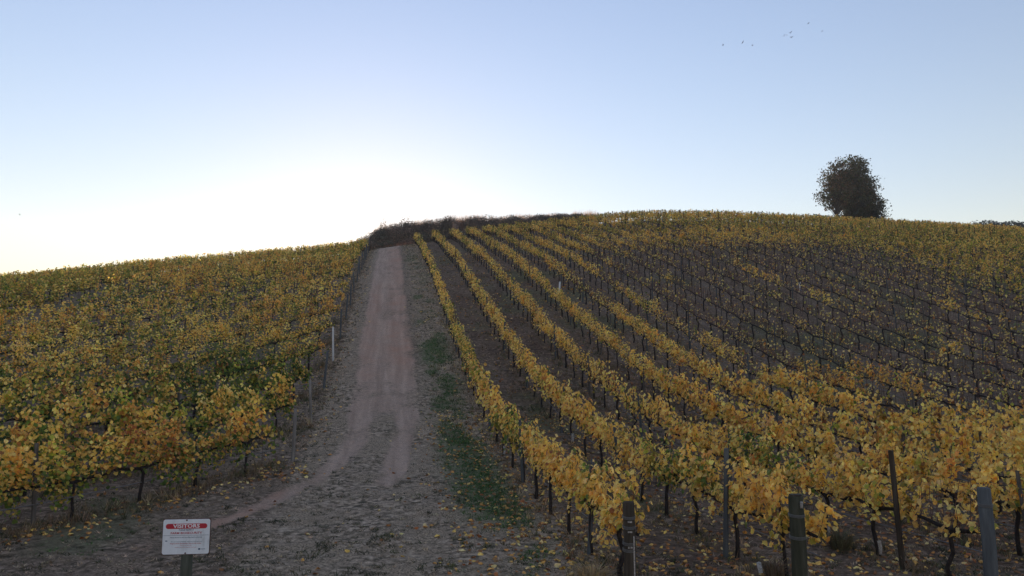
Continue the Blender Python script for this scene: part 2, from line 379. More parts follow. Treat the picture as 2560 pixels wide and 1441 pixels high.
PAL = {'gold': (.95, .645, .17), 'yellow': (.96, .76, .27), 'ochre': (.70, .45, .135), 'orange': (.74, .38, .11), 'brown': (.32, .16, .07),
       'lime': (.48, .47, .09), 'green': (.15, .22, .05), 'dark': (.060, .10, .032), 'olive': (.40, .32, .075), 'pale': (.88, .68, .30), 'rust': (.40, .16, .06)}
PAL = {k: np.array(v) for k, v in PAL.items()}
def pick(names, w, n):
    w = np.array(w, float); w = np.maximum(w, 0); idx = rng.choice(len(names), n, p=w / w.sum())
    return np.array([PAL[k] for k in names])[idx] * (1 + (rng.random((n, 1)) - .5) * .35) * (1 + (rng.random((n, 3)) - .5) * .14)
MIXES = {  # gold yellow ochre orange brown lime green dark olive pale rust
 'golden': (6, 5, 2.5, .9, .5, .8, .35, 0, .6, .8, .15), 'yellow_green': (3, 3, 1.5, .4, .3, 2.2, 2.2, .6, 1.5, .4, .1),
 'green': (.8, .7, .6, .4, .2, 1.2, 5, 4, 1.2, .1, .1), 'orange': (3.4, 1.2, 3, 3.6, .8, .3, .4, .2, .6, .3, .5),
 'olive': (2.4, 1.8, 2.0, .4, .5, 1.6, 1.3, .4, 3.6, .3, .1), 'mixed': (4, 2.6, 2.4, 1.6, .5, 1.5, 1.6, .5, 1.0, .4, .2), 'sparse': (2.5, 3.5, 1.6, .4, 1, 1.2, .5, 0, .8, 2, .6)}
MN = ('gold', 'yellow', 'ochre', 'orange', 'brown', 'lime', 'green', 'dark', 'olive', 'pale', 'rust')

def grow_vine(x, y, z, d2, slope, dens, kind, left, dist, lod, hmul=1.0):
    """leaf points, canes and trunk of one vine, in world coordinates"""
    ns = 13 if lod == 'near' else 12 if lod == 'mid' else 9
    if dens < .5 and not left: ns += 8
    nleaf = {'near': 470, 'mid': 300, 'far': 140, 'tiny': 95}[lod]; size = {'near': .090, 'mid': .106, 'far': .140, 'tiny': .165}[lod] * (.92 if left else 1)
    n = max(3, int(nleaf * dens * (2.0 if left else 1.15)))
    d3 = np.array([d2[0], d2[1], slope]); side = np.array([d2[1], -d2[0], 0.])
    base = np.array([x, y, z])
    s0 = (np.arange(ns) + .5) / ns * 1.6 - .8 + (rng.random(ns) - .5) * .12
    hc = (.80 if not left else .78)
    L = (rng.random(ns) * .40 + (.60 if left else .46)) * hmul
    lean = (rng.random(ns) - .5) * .9; along = (rng.random(ns) - .5) * .7
    hang = rng.random(ns) < (.50 if left else .24)
    def pt(i, t):
        i = np.asarray(i); t = np.asarray(t, float)
        up = np.where(hang[i], hc + L[i] * (.85 * t - (1.42 if left else 1.25) * t * t) + .05, hc + L[i] * (t - .22 * t * t * np.abs(lean[i]) * 2))
        lat = lean[i] * (.22 + .25 * hang[i]) * np.sqrt(t + .02) * 1.2
        sa = s0[i] + along[i] * t * .6
        return base + sa[:, None] * d3 + lat[:, None] * side + up[:, None] * np.array([0, 0, 1.])
    # clumpy shoots: a few carry most of the leaves
    w = rng.random(ns) ** (1.0 if dens > .5 else 2.2) + .08; idx = rng.choice(ns, n, p=w / w.sum())
    tt = rng.random(n) ** .85
    p = pt(idx, tt) + rng.normal(0, .062 if not left else .10, (n, 3)) * (1, 1, .9)
    sgn = np.where(rng.random(n) < .5, 1., -1.)
    p = p + (sgn * np.abs(rng.normal(.05, .05, n)))[:, None] * side
    p[:, 2] = np.maximum(p[:, 2], z + .22)
    nrm = sgn[:, None] * side * (.6 + rng.random((n, 1)) * .6) + rng.normal(0, .42, (n, 3)) + np.array([0, 0, .85])
    tip = np.array([0, 0, -1.]) + rng.normal(0, .38, (n, 3)) + sgn[:, None] * side * .35
    sz = size * (.62 + .62 * rng.random(n))
    cm = pick(MN, MIXES[kind], ns); col = np.where((rng.random((n, 1)) < .45), cm[idx] * (1 + (rng.random((n, 1)) - .5) * .3), pick(MN, MIXES[kind], n))
    up_t = np.clip((p[:, 2] - z - .5) / 1.0, 0, 1)[:, None]
    if left:        # the outer, upper leaves have turned first
        gl = pick(('green', 'dark', 'olive', 'lime'), (4, 1.6, 2, 1.2), n); col = np.where(rng.random((n, 1)) < (.85 * (1 - up_t) ** 1.1) * (.55 + .45 * (dist < 34)), gl, col)
    # canes
    canes = []
    for i in range(ns):
        ts = np.array([0, .33, .66, 1.]) if lod == 'near' else np.array([0, .5, 1.]) if lod == 'mid' else np.array([0, 1.])
        canes.append(tube(pt(np.full(len(ts), i), ts), np.linspace(.0055, .003, len(ts)) * ((1.25 if dens < .5 else 1.) if lod == 'near' else (2.1 if dens < .5 else 1.3) if lod == 'mid' else 2.5), 3, False))
    # trunk and cordon
    j = rng.normal(0, 1, 12)
    q = lambda s, a, h: base + s * d3 + a * side + np.array([0, 0, h])
    tr = [q(0, 0, -.05), q(.03 * j[0], .02 * j[1], .2), q(.05 * j[2], .03 * j[3], .42), q(.05 * j[4] + .04, .025 * j[5], .62), q(.02 * j[6], .01, hc - .03)]
    rr = np.array([.042, .034, .032, .033, .040]) * (1 + .12 * j[7]) * (1.0 if dist < 40 else 1.2)
    sides = 7 if lod == 'near' else 5 if lod == 'mid' else 3
    trunk = [tube(tr, rr, sides)]
    for sg in (-1, 1):
        arm = [q(0, 0, hc - .06), q(sg * .22, .02 * j[8], hc - .01 + .02 * j[9]), q(sg * .5, .01 * j[10], hc + .015 * j[11]), q(sg * .78, 0, hc)]
        trunk.append(tube(arm, np.array([.036, .030, .026, .020]) * (1 if dist < 25 else 1.1), sides, lod == 'near'))
    return (p, nrm, tip, sz, col), canes, trunk

# ------------------------------------------------------------------ where vines stand
def in_poly_dist(u, v):
    """how far inside the thinly leaved patch of the right block (1 inside, 0 outside)"""
    m = sstep(9.5, 17, u) * (1 - sstep(35, 45, u + .15 * (v - 50) * 0)) * sstep(25, 33, v) * (1 - sstep(56, 68, v + .10 * (u - 16)))
    return m
def right_state(u, v, row):
    n = float(fbm(u / 4, v / 5, 41, 2)); n2 = float(vnoise(row * 3.7, v / 4.5, 55)); n3 = float(vnoise(row * 5.3, v / 2.2, 57))
    run = float(sstep(.34, .62, n2))                                   # leafy runs and bare runs along a row
    if row == 0: dens = .95
    elif row == 1: dens = .62 + .38 * n2
    elif row == 2: dens = (.45 + .5 * run) if v > 16 else .95
    elif row in (3, 4): dens = (.25 + .65 * run) if v > 19 else .95
    elif row == 5: dens = .9 if v < 27 else .18 + .4 * run
    else: dens = (.09 + .30 * n3 ** 1.6) if v > 21 else .42 + .4 * n3
    if row == 3 and 28 < v < 44: dens = max(dens, .75)
    if row == 4 and 25 < v < 34: dens = max(dens, .8)
    if row in (6, 7) and 24 < v < 28: dens = max(dens, .7)
    if row > 5 and 28 < v < 60: dens *= .72
    if row > 5 and v > 21 and n3 > .80: dens = max(dens, .5)
    if v > 50 and row < 6: dens = .42 + .5 * n2
    far = max(float(sstep(56, 70, v + .10 * (u - 16))), float(sstep(36, 46, u)))
    dens = dens + (.9 - dens) * far
    if v > 84: dens = max(dens, .8)
    if v > 72 or u > 38: kind = 'olive' if n > .40 else 'yellow_green'
    elif dens < .35: kind = 'sparse'
    elif row == 0: kind = 'yellow_green' if (26 < v < 42 or n > .62) else 'golden'
    else: kind = 'golden' if n2 < .78 else ('yellow_green' if n > .5 else 'golden')
    if v > 84: kind = 'olive' if n > .45 else 'golden'
    if v > 80 and u < 30: kind = 'golden' if n > .45 else 'yellow_green'
    if row in (6, 7) and 24 < v < 28: kind = 'orange'
    return min(dens, 1.), kind
def left_state(x, y, u, v):
    n = float(fbm(u / 5, v / 5, 61, 2)); n2 = float(vnoise(u / 3.1, v / 3.7, 66))
    dens = (.62 + .5 * n2) if v > 24 else .95
    if u > -18 and 36 < v < 80: dens *= .85
    kind = 'mixed' if n < .36 else 'orange' if n2 > .55 else 'golden' if n > .5 else 'mixed'
    if n2 < .22: kind = 'yellow_green'
    if (u + 4.6) ** 2 / 6 + (v - 27.5) ** 2 / 16 < 1: kind = 'green'; dens = 1
    if (u + 13) ** 2 / 9 + (v - 36.5) ** 2 / 9 < 1 or (u + 10.5) ** 2 / 4 + (v - 21) ** 2 / 3 < 1: kind = 'yellow_green'
    if u < -20.5 or v > 80: kind = 'olive'; dens = 1
    return min(dens, 1.), kind

spots = []     # x, y, dir, block, row, slope, dens, kind
ROW0, RSP, VSP = 3.25, 2.26, 1.5
posts = []
def row_end_v(u): return 96.5 if u < 8 else 97 + .08 * (u - 8) if u < 26 else 108
RD = np.array([-SA, CA])
row_lines = []
for k in range(46):
    u = ROW0 + RSP * k
    y0 = 9.75 if k < 4 else 8.6
    v0 = (y0 - u * SA) / CA
    vs = v0 + .95 + VSP * np.arange(0, 90)
    for i, v in enumerate(vs):
        if v > row_end_v(u): break
        x, y = xy(u, v + rng.normal(0, .05))
        if abs(x) > .70 * y + 5.0: continue
        dens, kind = right_state(u, v, k)
        if rng.random() < .03: dens *= .25
        spots.append([x, y, RD, 'R', k, dens, kind, u, v])
    row_lines.append(('R', k, u, v0, row_end_v(u)))
    pv = v0 + (1.7 if k == 2 else 2.45) + 5.9 * np.arange(0, 18) if k < 3 else v0 + 2.2 + rng.random() * 3 + 5.9 * np.arange(0, 18)
    for i, v in enumerate(pv):
        if v < row_end_v(u):
            x, y = xy(u - (.17 if i == 0 and k in (1, 2) else .03), v)
            if abs(x) < .70 * y + 3: posts.append([x, y, 'R', k, u, v, 'line' if i == 0 and k in (1, 2) else 'low'])
LH = R(25.0); LD = np.array([math.sin(LH), math.cos(LH)])
LSP = 4.55
left_ends = []
for k in range(44):
    ve = 20.3 + LSP * k
    xe, ye = xy(-2.75, ve)
    left_ends.append((xe, ye, ve))
    xp, yp = xy(-2.42, ve + .35)
    if ve < 97: posts.append([xp, yp, 'L', k, -2.42, ve, 'end'])
    for i in range(110):
        s = 1.1 + VSP * i
        x, y = xe - LD[0] * s + rng.normal(0, .03), ye - LD[1] * s
        u, v = uv(x, y)
        if y < 7: break
        if v > 103 or abs(x) > .70 * y + 5: continue
        if abs(u + 19.4) < .9 and v > 40: continue
        dens, kind = left_state(x, y, u, v)
        spots.append([x, y, LD, 'L', k, dens, kind, u, v])
        if i % 4 == 3 and abs(x) < .70 * y + 3:
            posts.append([x - LD[0] * .7, y - LD[1] * .7, 'L', k, u, v, 'low'])

X = np.array([s[0] for s in spots]); Y = np.array([s[1] for s in spots]); Z = height(X, Y)
PX, PY = project(X, Y, Z + .8)
DIST = np.hypot(X, Y)
infr = (PX > -130) & (PX < 2690) & (PY < 1560) & (np.array([s[8] for s in spots]) < 98)
order = [i for i in np.argsort(DIST) if infr[i]][:300]
single = set(order)
print('vines', len(spots), 'individual', len(order), 'far limit', DIST[order[-1]])

ORD = lambda n: f"{n}{'th' if 10 <= n % 100 <= 20 else {1: 'st', 2: 'nd', 3: 'rd'}.get(n % 10, 'th')}"
WORDN = ['first', 'second', 'third', 'fourth', 'fifth', 'sixth', 'seventh', 'eighth', 'ninth', 'tenth', '11th', '12th', '13th', '14th', '15th', '16th', '17th', '18th', '19th', '20th', '21st', '22nd']
LOOK = {'golden': 'golden-leaved', 'yellow_green': 'yellow and green', 'green': 'mostly green', 'orange': 'orange-brown leaved', 'olive': 'olive-leaved', 'mixed': 'green and ochre', 'sparse': 'nearly bare'}
counters = {}
# number plants along each row as they are met from the end one can find
seq = {}
for i in sorted(order, key=lambda i: (spots[i][3], spots[i][4], spots[i][8] if spots[i][3] == 'R' else -spots[i][8])):
    key = (spots[i][3], spots[i][4]); counters[key] = counters.get(key, 0) + 1; seq[i] = counters[key]

leaf_meshes = []
for c in range(48):
    nm = ['golden', 'golden', 'yellow_green', 'mixed'][c % 4]
    col = pick(MN, MIXES[nm], 1)
    SV = NEAR_V.copy(); SV[1:] *= (1 + rng.normal(0, .09, (12, 1))); SV[:, 2] *= rng.uniform(.4, 3.2); SV[:, 2] += SV[:, 1] ** 2 * rng.uniform(-.6, .4)
    leaf_meshes.append((mesh_np('leaf', SV, NEAR_T, [M_LEAF], np.concatenate([col, col * (1 - (rng.random((12, 1)) ** 2 * .6) * np.array([.38, .54, .6]))]), None, True), col[0]))
LEAF_COL = np.array([c for _, c in leaf_meshes])

mass = Geo()
def slope_along(x, y, d): return float((height(np.array([x + d[0] * .8]), np.array([y + d[1] * .8]), False) - height(np.array([x - d[0] * .8]), np.array([y - d[1] * .8]), False))[0] / 1.6)
n_near_leaf = 0
for i, (x, y, d, blk, k, dens, kind, u, v) in enumerate(spots):
    dist = DIST[i]; z = float(Z[i]) - .02
    lod = 'near' if dist < 19 else 'mid' if dist < 44 else 'far' if dist < 78 else 'tiny'
    if i not in single and lod == 'near': lod = 'mid'
    lv, canes, trunk = grow_vine(x, y, z, d, slope_along(x, y, d), dens, kind, blk == 'L', dist, lod, .9 + .25 * rng.random())
    p, nrm, tip, sz, col = lv
    cc = np.array([.095, .052, .044]) * (1 + rng.normal(0, .2))
    shape = 'near' if lod == 'near' else 'mid' if lod == 'mid' and dist < 30 else 'far'
    if i not in single:
        scatter_leaves(mass, p, nrm, tip, sz, col, shape, 0)
        for (V_, T_) in canes: mass.add(V_, T_, cc, 1)
        for (V_, T_) in trunk: mass.add(V_, T_, (1, 1, 1), 2)
        continue
    root = empty('grapevine', (x, y, z)); o3 = np.array([x, y, z])
    nth = seq[i]
    if blk == 'R':
        tag(root, f"{LOOK[kind]} grapevine, {ORD(nth)} plant in view up the {WORDN[k]} row parallel to the track", 'grapevine', 'grapevines in the rows parallel to the track')
    else:
        tag(root, f"{LOOK[kind]} grapevine, {ORD(nth)} plant from the track in the {WORDN[k]} slanting row uphill", 'grapevine', 'grapevines in the rows slanting to the track')
    gt = Geo()
    for (V_, T_) in trunk: gt.add(V_, T_)
    tr_o = link('trunk', gt.mesh('trunk', [M_BARK], True, o3), root)
    gc = Geo()
    for (V_, T_) in canes: gc.add(V_, T_, cc)
    link('canes', gc.mesh('canes', [M_CANE], False, o3), root)['kind'] = 'stuff'
    if blk == 'R' and dist < 26 and rng.random() < .34:
        V_, T_ = tube([o3 + [0, 0, .05], o3 + [.01, 0, .14], o3 + [0, 0, .20 + .1 * rng.random()]], [.043, .041, .039], 7, False)
        gw = Geo(); gw.add(V_, T_); link('pale_sleeve', gw.mesh('pale_sleeve', [M_WRAP], True, o3), root)
    m0 = 0
    if dist < 14.2:
        # the leaves that can be picked apart are objects of their own
        cx, cy, cz = frames(nrm, tip)
        tocam = np.array([0, 0, CAM_Z]) - p; tocam /= np.linalg.norm(tocam, axis=1)[:, None]
        outw = (p - (o3 + [0, 0, 1.1])); sc = (outw * tocam).sum(1) + .25 * rng.random(len(p))
        top = np.argsort(-sc)[:min(110, int(len(p) * .45))]
        for q_ in top:
            mi = int(np.argmin(((LEAF_COL - col[q_]) ** 2).sum(1) + .02 * rng.random(len(LEAF_COL))))
            lo = link('leaf', leaf_meshes[mi][0], root)
            s_ = sz[q_] * 1.06; a_, b_, c_ = cx[q_] * s_, cy[q_] * s_, cz[q_] * s_; r_ = p[q_] - o3
            lo.matrix_basis = Matrix(((a_[0], b_[0], c_[0], r_[0]), (a_[1], b_[1], c_[1], r_[1]), (a_[2], b_[2], c_[2], r_[2]), (0, 0, 0, 1)))
            n_near_leaf += 1
        keep = np.ones(len(p), bool); keep[top] = False
        p, nrm, tip, sz, col = p[keep], nrm[keep], tip[keep], sz[keep], col[keep]
    gl = Geo(); scatter_leaves(gl, p, nrm, tip, sz, col, shape)
    link('foliage', gl.mesh('foliage', [M_LEAF], True, o3), root)['kind'] = 'stuff'
mo = link('distant_grapevines', mass.mesh('distant_grapevines', [M_LEAF, M_CANE, M_BARK], True))
tag(mo, 'far rows of grapevines covering the upper hillside up to the ridge', 'grapevines', None, 'stuff')
print('near leaves', n_near_leaf, 'mass tris', sum(len(t) for t in mass.T))

# ------------------------------------------------------------------ posts and wires
def post_geo(kind, seed):
    r = np.random.default_rng(seed); gq = Geo(); h = {'low': 1.42, 'line': 1.62, 'end': 1.45, 'strainer': 1.25}[kind] * (1 + .06 * r.normal())
    lx, ly = r.normal(0, .045, 2)
    if kind in ('line', 'low'):
        w = .078 if kind == 'line' else .066
        V_, T_ = tube([(0, 0, -.2), (0, 0, 0), (lx * .5, ly * .5, h * .5), (lx, ly, h - .006), (lx, ly, h)], np.array([w, w, w * .95, w * .93, w * .8]) * .62, 4)
    else:
        rr = .046 if kind == 'end' else .085
        V_, T_ = tube([(0, 0, -.2), (0, 0, .02), (lx * .5, ly * .5, h * .5), (lx, ly, h - .012), (lx, ly, h)], np.array([rr, rr, rr * .97, rr * .95, rr * .82]), 10)
    gq.add(V_, T_); return gq
POSTM = {}
for kd, mt, nm in (('line', M_POSTGREY, 'g'), ('line', M_POSTBROWN, 'b'), ('low', M_POSTGREY, 'g'), ('low', M_POSTSILVER, 'b'), ('end', M_POSTPALE, 'p'), ('end', M_POSTGREY, 'g')):
    POSTM[(kd, nm)] = [post_geo(kd, 100 + s_).mesh('vineyard_post', [mt], kd == 'end') for s_ in range(6)]
pvis = []
for q_ in posts:
    x, y = q_[0], q_[1]; z = zf(x, y); px_, py_ = project(x, y, z + .9)
    pvis.append((math.hypot(x, y), -20 < px_ < 2580 and py_ < 1450, z))
porder = [i for i in sorted(range(len(posts)), key=lambda i: pvis[i][0]) if pvis[i][1]][:290]
pset = set(porder); pc = {}; pseq = {}
for i in sorted(porder, key=lambda i: (posts[i][2], posts[i][3], posts[i][6] == 'end', posts[i][5] if posts[i][2] == 'R' else -posts[i][5])):
    key = (posts[i][2], posts[i][3], posts[i][6] == 'end'); pc[key] = pc.get(key, 0) + 1; pseq[i] = pc[key]
pm = Geo()
for i, (x, y, blk, k, u, v, kd) in enumerate(posts):
    z = pvis[i][2]; rz = rng.random() * .5
    if i in pset:
        if kd == 'end':
            mesh = POSTM[('end', 'p' if k in (0, 1) else 'g')][k % 6]
            if k in (3,): mesh = post_geo('end', 103).mesh('vineyard_post', [M_POSTWHITE], True)
            lab = f"{'bright white' if k == 3 else 'pale grey' if k in (0, 1) else 'dull grey'} end post of the {WORDN[k]} slanting vine row, at the track verge"
            grp = 'end posts along the track'
        else:
            key = 'b' if (blk == 'L' or rng.random() < .45 or (kd == 'line' and k == 2)) and not (blk == 'R' and k in (0, 1)) else 'g'
            mesh = POSTM[(kd, key)][int(rng.integers(6))]
            look = 'blue-grey' if key == 'g' else 'weathered grey-brown'
            lab = (f"{look} post, {ORD(pseq[i])} in view up the {WORDN[k]} vine row parallel to the track" if blk == 'R'
                   else f"{look} post, {ORD(pseq[i])} from the track in the {WORDN[k]} slanting vine row") if k < 22 else f"{look} post, {ORD(pseq[i])} in view in the {ORD(k + 1)} {'straight' if blk == 'R' else 'slanting'} vine row"
            grp = 'line posts in the vine rows'
        o = link('vineyard_post', mesh, None, (x, y, z)); o.rotation_euler = (0, 0, rz if kd != 'end' else 0); tag(o, lab, 'post', grp)
    else:
        V_, T_ = tube([(x, y, z - .1), (x, y, z + 1.6)], .045, 4); pm.add(V_, T_)
po = link('distant_posts', pm.mesh('distant_posts', [M_POSTBROWN])); tag(po, 'far trellis posts among the upper vine rows', 'posts', None, 'stuff')

def strainer(px, py, y, r, h, mat, label, wraps):
    p0 = at(px, py, y); z = zf(p0.x, p0.y); root = empty('end_post', (p0.x, p0.y, z))
    tag(root, label, 'post', 'stout end posts by the road')
    gq = Geo(); V_, T_ = tube([(0, 0, -.2), (0, 0, .02), (.01, 0, h * .5), (.0, .01, h - .015), (0, .01, h)], np.array([r * 1.04, r * 1.03, r, r * .97, r * .84]), 14)
    gq.add(V_, T_); link('post', gq.mesh('post', [mat], True), root)
    for hh in wraps:
        th = np.linspace(0, 2 * np.pi, 15); gw = Geo()
        for dz in (0, .014, .028):
            V_, T_ = tube(np.stack([np.cos(th) * (r + .004), np.sin(th) * (r + .004), hh + dz + .01 * np.sin(th)], 1), .004, 4, False); gw.add(V_, T_)
        link('wire_wrap', gw.mesh('wire_wrap', [M_WIRE], True), root)
    return root
s1 = strainer(1572, 1300, 9.75, .078, 1.22, M_POSTBROWN, 'stout brown post with pale wire wraps at road end of the first straight row', (1.02, .90, .70, .62))
gs = Geo(); V_, T_ = box(.05, -.07, .42, .018, .012, .78); gs.add(V_, T_); link('pale_batten', gs.mesh('pale_batten', [M_WRAP]), s1)
for hh in (.985, .86, .67):
    gs = Geo(); V_, T_ = box(.0, -.084, hh, .055, .006, .02); gs.add(V_, T_); link('wire_tie', gs.mesh('wire_tie', [M_WRAP]), s1)
s2 = strainer(1992, 1300, 9.7, .095, 1.30, M_POSTGREEN, 'thick mossy post with flat top ending the second straight row by the road', (1.05, .78))
gs = Geo(); V_, T_ = tube([(0, .01, 1.295), (0, .01, 1.315)], .080, 14); gs.add(V_, T_); link('flat_top', gs.mesh('flat_top', [M_POSTBROWN], False), s2)
gs = Geo(); V_, T_ = tube([(.03, -.1, 1.16), (.03, -.1, 1.24)], .02, 8); gs.add(V_, T_); link('staple', gs.mesh('staple', [M_WRAP], True), s2)
s3 = strainer(2466, 1300, 9.6, .080, 1.42, M_POSTGREY, 'tall blue-grey round post ending the third straight row by the road', (1.2,))

def along_row(u, v0, v1, h, step=3.0, sag=.02):
    vs = np.arange(v0, v1, step); x, y = xy(np.full(len(vs), u), vs); z = height(x, y) + h + sag * np.sin(vs * 1.1 + u)
    return np.stack([x, y, z], 1)
for k in range(9):
    _, _, u, v0, v1 = row_lines[k]
    ph = along_row(u, v0 + .1, min(v1, 70), 0)
    ok = (np.abs(ph[:, 0]) < .7 * ph[:, 1] + 3); ph = ph[ok]
    o3 = ph[0].copy(); root = empty('trellis_wire', o3)
    tag(root, f"thin steel wires and grey drip hose strung along the {WORDN[k]} row parallel to the track", 'trellis wire', 'wires strung along the vine rows')
    for nm, h, r_, mt in (('wire', .81, .0028, M_WIRE), ('wire', 1.25, .0022, M_WIRE), ('drip_hose', .48, .0085, M_HOSE)):
        gq = Geo(); q_ = ph + [0.03 if nm == 'drip_hose' else 0, 0, h]
        if nm == 'drip_hose': q_[:, 2] += .05 * np.sin(np.arange(len(q_)) * 1.9 + k)
        V_, T_ = tube(q_, r_, 4, False); gq.add(V_, T_); link(nm, gq.mesh(nm, [mt], True, o3), root)
for k in range(5):
    xe, ye, ve = left_ends[k]; s = np.arange(0, 26, 2.0); x = xe - LD[0] * s; y = ye - LD[1] * s
    ok = (y > 9); x, y = x[ok], y[ok]; ph = np.stack([x, y, height(x, y)], 1); o3 = ph[0].copy(); root = empty('trellis_wire', o3)
    tag(root, f"thin steel wires and grey drip hose strung along the {WORDN[k]} row slanting to the track", 'trellis wire', 'wires strung along the vine rows')
    for nm, h, r_, mt in (('wire', .79, .0028, M_WIRE), ('wire', 1.2, .0022, M_WIRE), ('drip_hose', .42, .0085, M_HOSE)):
        gq = Geo(); q_ = ph + [0.03 if nm == 'drip_hose' else 0, 0, h]; V_, T_ = tube(q_, r_, 4, False); gq.add(V_, T_); link(nm, gq.mesh(nm, [mt], True, o3), root)

# white plastic guards
def guard(x, y, h, r, tilt, label, dz=0):
    z = zf(x, y); gq = Geo(); V_, T_ = tube([(0, 0, 0), (0, 0, h * .5), (0, 0, h)], [r, r * 1.02, r], 10, False)
    gq.add(V_, T_); V2_, T2_ = tube([(0, 0, 0), (0, 0, h * .5), (0, 0, h)], [r * .9, r * .92, r * .9], 10, False); gq.add(V2_, T2_[:, ::-1])
    o = link('vine_guard', gq.mesh('vine_guard', [M_GUARD], True), None, (x, y, z + dz)); o.rotation_euler = tilt; tag(o, label, 'vine guard', 'white plastic vine guards'); return o
p_ = at(1901, 1395, 11.0); guard(p_.x, p_.y, .14, .032, (R(8), R(-14), 0), 'small white plastic vine guard on the ground beside the thick mossy end post', .05)
x_, y_ = xy(11.4, 48.7); guard(x_, y_, .75, .06, (0, R(4), 0), 'white plastic sleeve standing in the middle of the thinly leaved hillside rows')
x_, y_ = xy(28.2, 47.0); guard(x_, y_, .6, .06, (0, R(-5), 0), 'white plastic sleeve highest up among the nearly bare vines')

# ------------------------------------------------------------------ sign
M_SIGNPOST = plain('mossy_sign_post', [(.3, (.050, .055, .042)), (.55, (.095, .10, .08)), (.75, (.15, .145, .12))], 14, .9, (1, 1, .12), .5)
def sign():
    c = at(465.5, 1342, 10.25); z0 = zf(c.x, c.y)
    root = empty('visitors_sign', (c.x, c.y, z0)); tag(root, 'white VISITORS sign with red heading on a short mossy post beside the track', 'sign')
    yaw = math.atan2(-c.x, c.y) * .25; root.rotation_euler = (0, 0, yaw)
    hz = c.z - z0; W, H = .605, .452
    gq = Geo(); V_, T_ = tube([(0, .075, -.3), (0, .075, .2), (0, .075, hz + .10)], [.078, .075, .072], 14); gq.add(V_, T_); link('post', gq.mesh('post', [M_SIGNPOST], True), root)
    def rounded(w, h, r, n=6):
        pts = []
        for cx, cz, a0 in ((w / 2 - r, h / 2 - r, 0), (-w / 2 + r, h / 2 - r, 90), (-w / 2 + r, -h / 2 + r, 180), (w / 2 - r, -h / 2 + r, 270)):
            for q in range(n + 1): a = R(a0 + 90 * q / n); pts.append((cx + r * math.cos(a), cz + r * math.sin(a)))
        return np.array(pts)
    def slab(name, w, h, r, y0, y1, mat, cx=0, cz=0):
        P = rounded(w, h, r); n = len(P)
        Vf = np.stack([P[:, 0] + cx, np.full(n, y0), P[:, 1] + cz + hz], 1); Vb = Vf.copy(); Vb[:, 1] = y1
        V = np.concatenate([Vf, Vb, [[cx, y0, hz + cz]], [[cx, y1, hz + cz]]]); i = np.arange(n); j = (i + 1) % n
        T = np.concatenate([np.stack([i, j, np.full(n, 2 * n)], 1), np.stack([n + j, n + i, np.full(n, 2 * n + 1)], 1), np.stack([i, n + i, n + j], 1), np.stack([i, n + j, j], 1)])
        gq = Geo(); gq.add(V, T); return link(name, gq.mesh(name, [mat]), root)
    back = plain('rusty_backing', [(.3, (.07, .035, .028)), (.7, (.16, .09, .075))], 14, .9)
    white = plain('enamel_white', [(.30, (.52, .54, .57)), (.45, (.68, .71, .76)), (.7, (.76, .79, .84))], 7, .5, (1, 1, .35), .0)
    red = flat('sign_red', (.42, .012, .03), .45); wtxt = flat('sign_white', (.80, .82, .86), .45); blue = flat('sign_blue', (.035, .085, .16), .5); redt = flat('sign_red_text', (.40, .03, .055), .5)
    slab('backing_board', W + .016, H + .016, .006, .003, .018, back)
    slab('face', W, H, .028, -.004, .002, white)
    slab('red_band', .535, .066, .032, -.0065, -.0045, red, 0, .137)
    slab('rule', .585, .0035, .001, -.0060, -.0045, blue, 0, .018)
    dg = bpy.context.evaluated_depsgraph_get()
    def text(name, s, size, cx, cz, mat, bold=.0, y=-.0075, sx=1.0):
        cu = bpy.data.curves.new(name, 'FONT'); cu.body = s; cu.size = size; cu.align_x = 'CENTER'; cu.align_y = 'CENTER'; cu.offset = bold; cu.resolution_u = 2
        tmp = bpy.data.objects.new('tmp', cu); C.objects.link(tmp); bpy.context.view_layer.update()
        me = bpy.data.meshes.new_from_object(tmp.evaluated_get(bpy.context.evaluated_depsgraph_get())); bpy.data.objects.remove(tmp)
        me.materials.clear(); me.materials.append(mat)
        o = link(name, me, root, (cx, y, hz + cz)); o.rotation_euler = (R(90), 0, 0); o.scale = (sx, 1, 1); return o
    text('heading', 'VISITORS', .066, 0, .1365, wtxt, .0016, -.0082, 1.28)
    text('lettering', 'PLEASE RESPECT', .027, 0, .087, blue, .0005, -.0058)
    text('lettering', 'FARM BIOSECURITY', .038, 0, .047, redt, .001, -.0058, 1.2)
    text('lettering', 'Please phone or visit the office before entering.', .0215, 0, -.008, blue, .0003, -.0058)
    slab('mark', .028, .012, .004, -.006, -.0045, blue, -.252, -.052)
    text('lettering', 'Do not enter property without prior approval', .0215, .01, -.063, blue, .0, -.0058)
    text('lettering', 'Respect farm biosecurity. Stay on the tracks', .0225, 0, -.087, redt, .0003, -.0058)
    text('lettering', 'Thank you for your help', .017, 0, -.112, redt, 0, -.0058, .9)
    text('lettering', 'Vehicles, people and equipment carry pests', .016, 0, -.137, redt, 0, -.0058)
    slab('emblem', .03, .022, .009, -.006, -.0045, blue, .178, -.163); slab('emblem_line', .055, .006, .002, -.006, -.0045, blue, .228, -.163)
    for cz in (H / 2 - .012, -H / 2 + .012):
        gq = Geo(); V_, T_ = tube([(0, -.004, hz + cz), (0, -.0095, hz + cz)], .011, 10); gq.add(V_, T_); link('screw', gq.mesh('screw', [back], True), root)
sign()

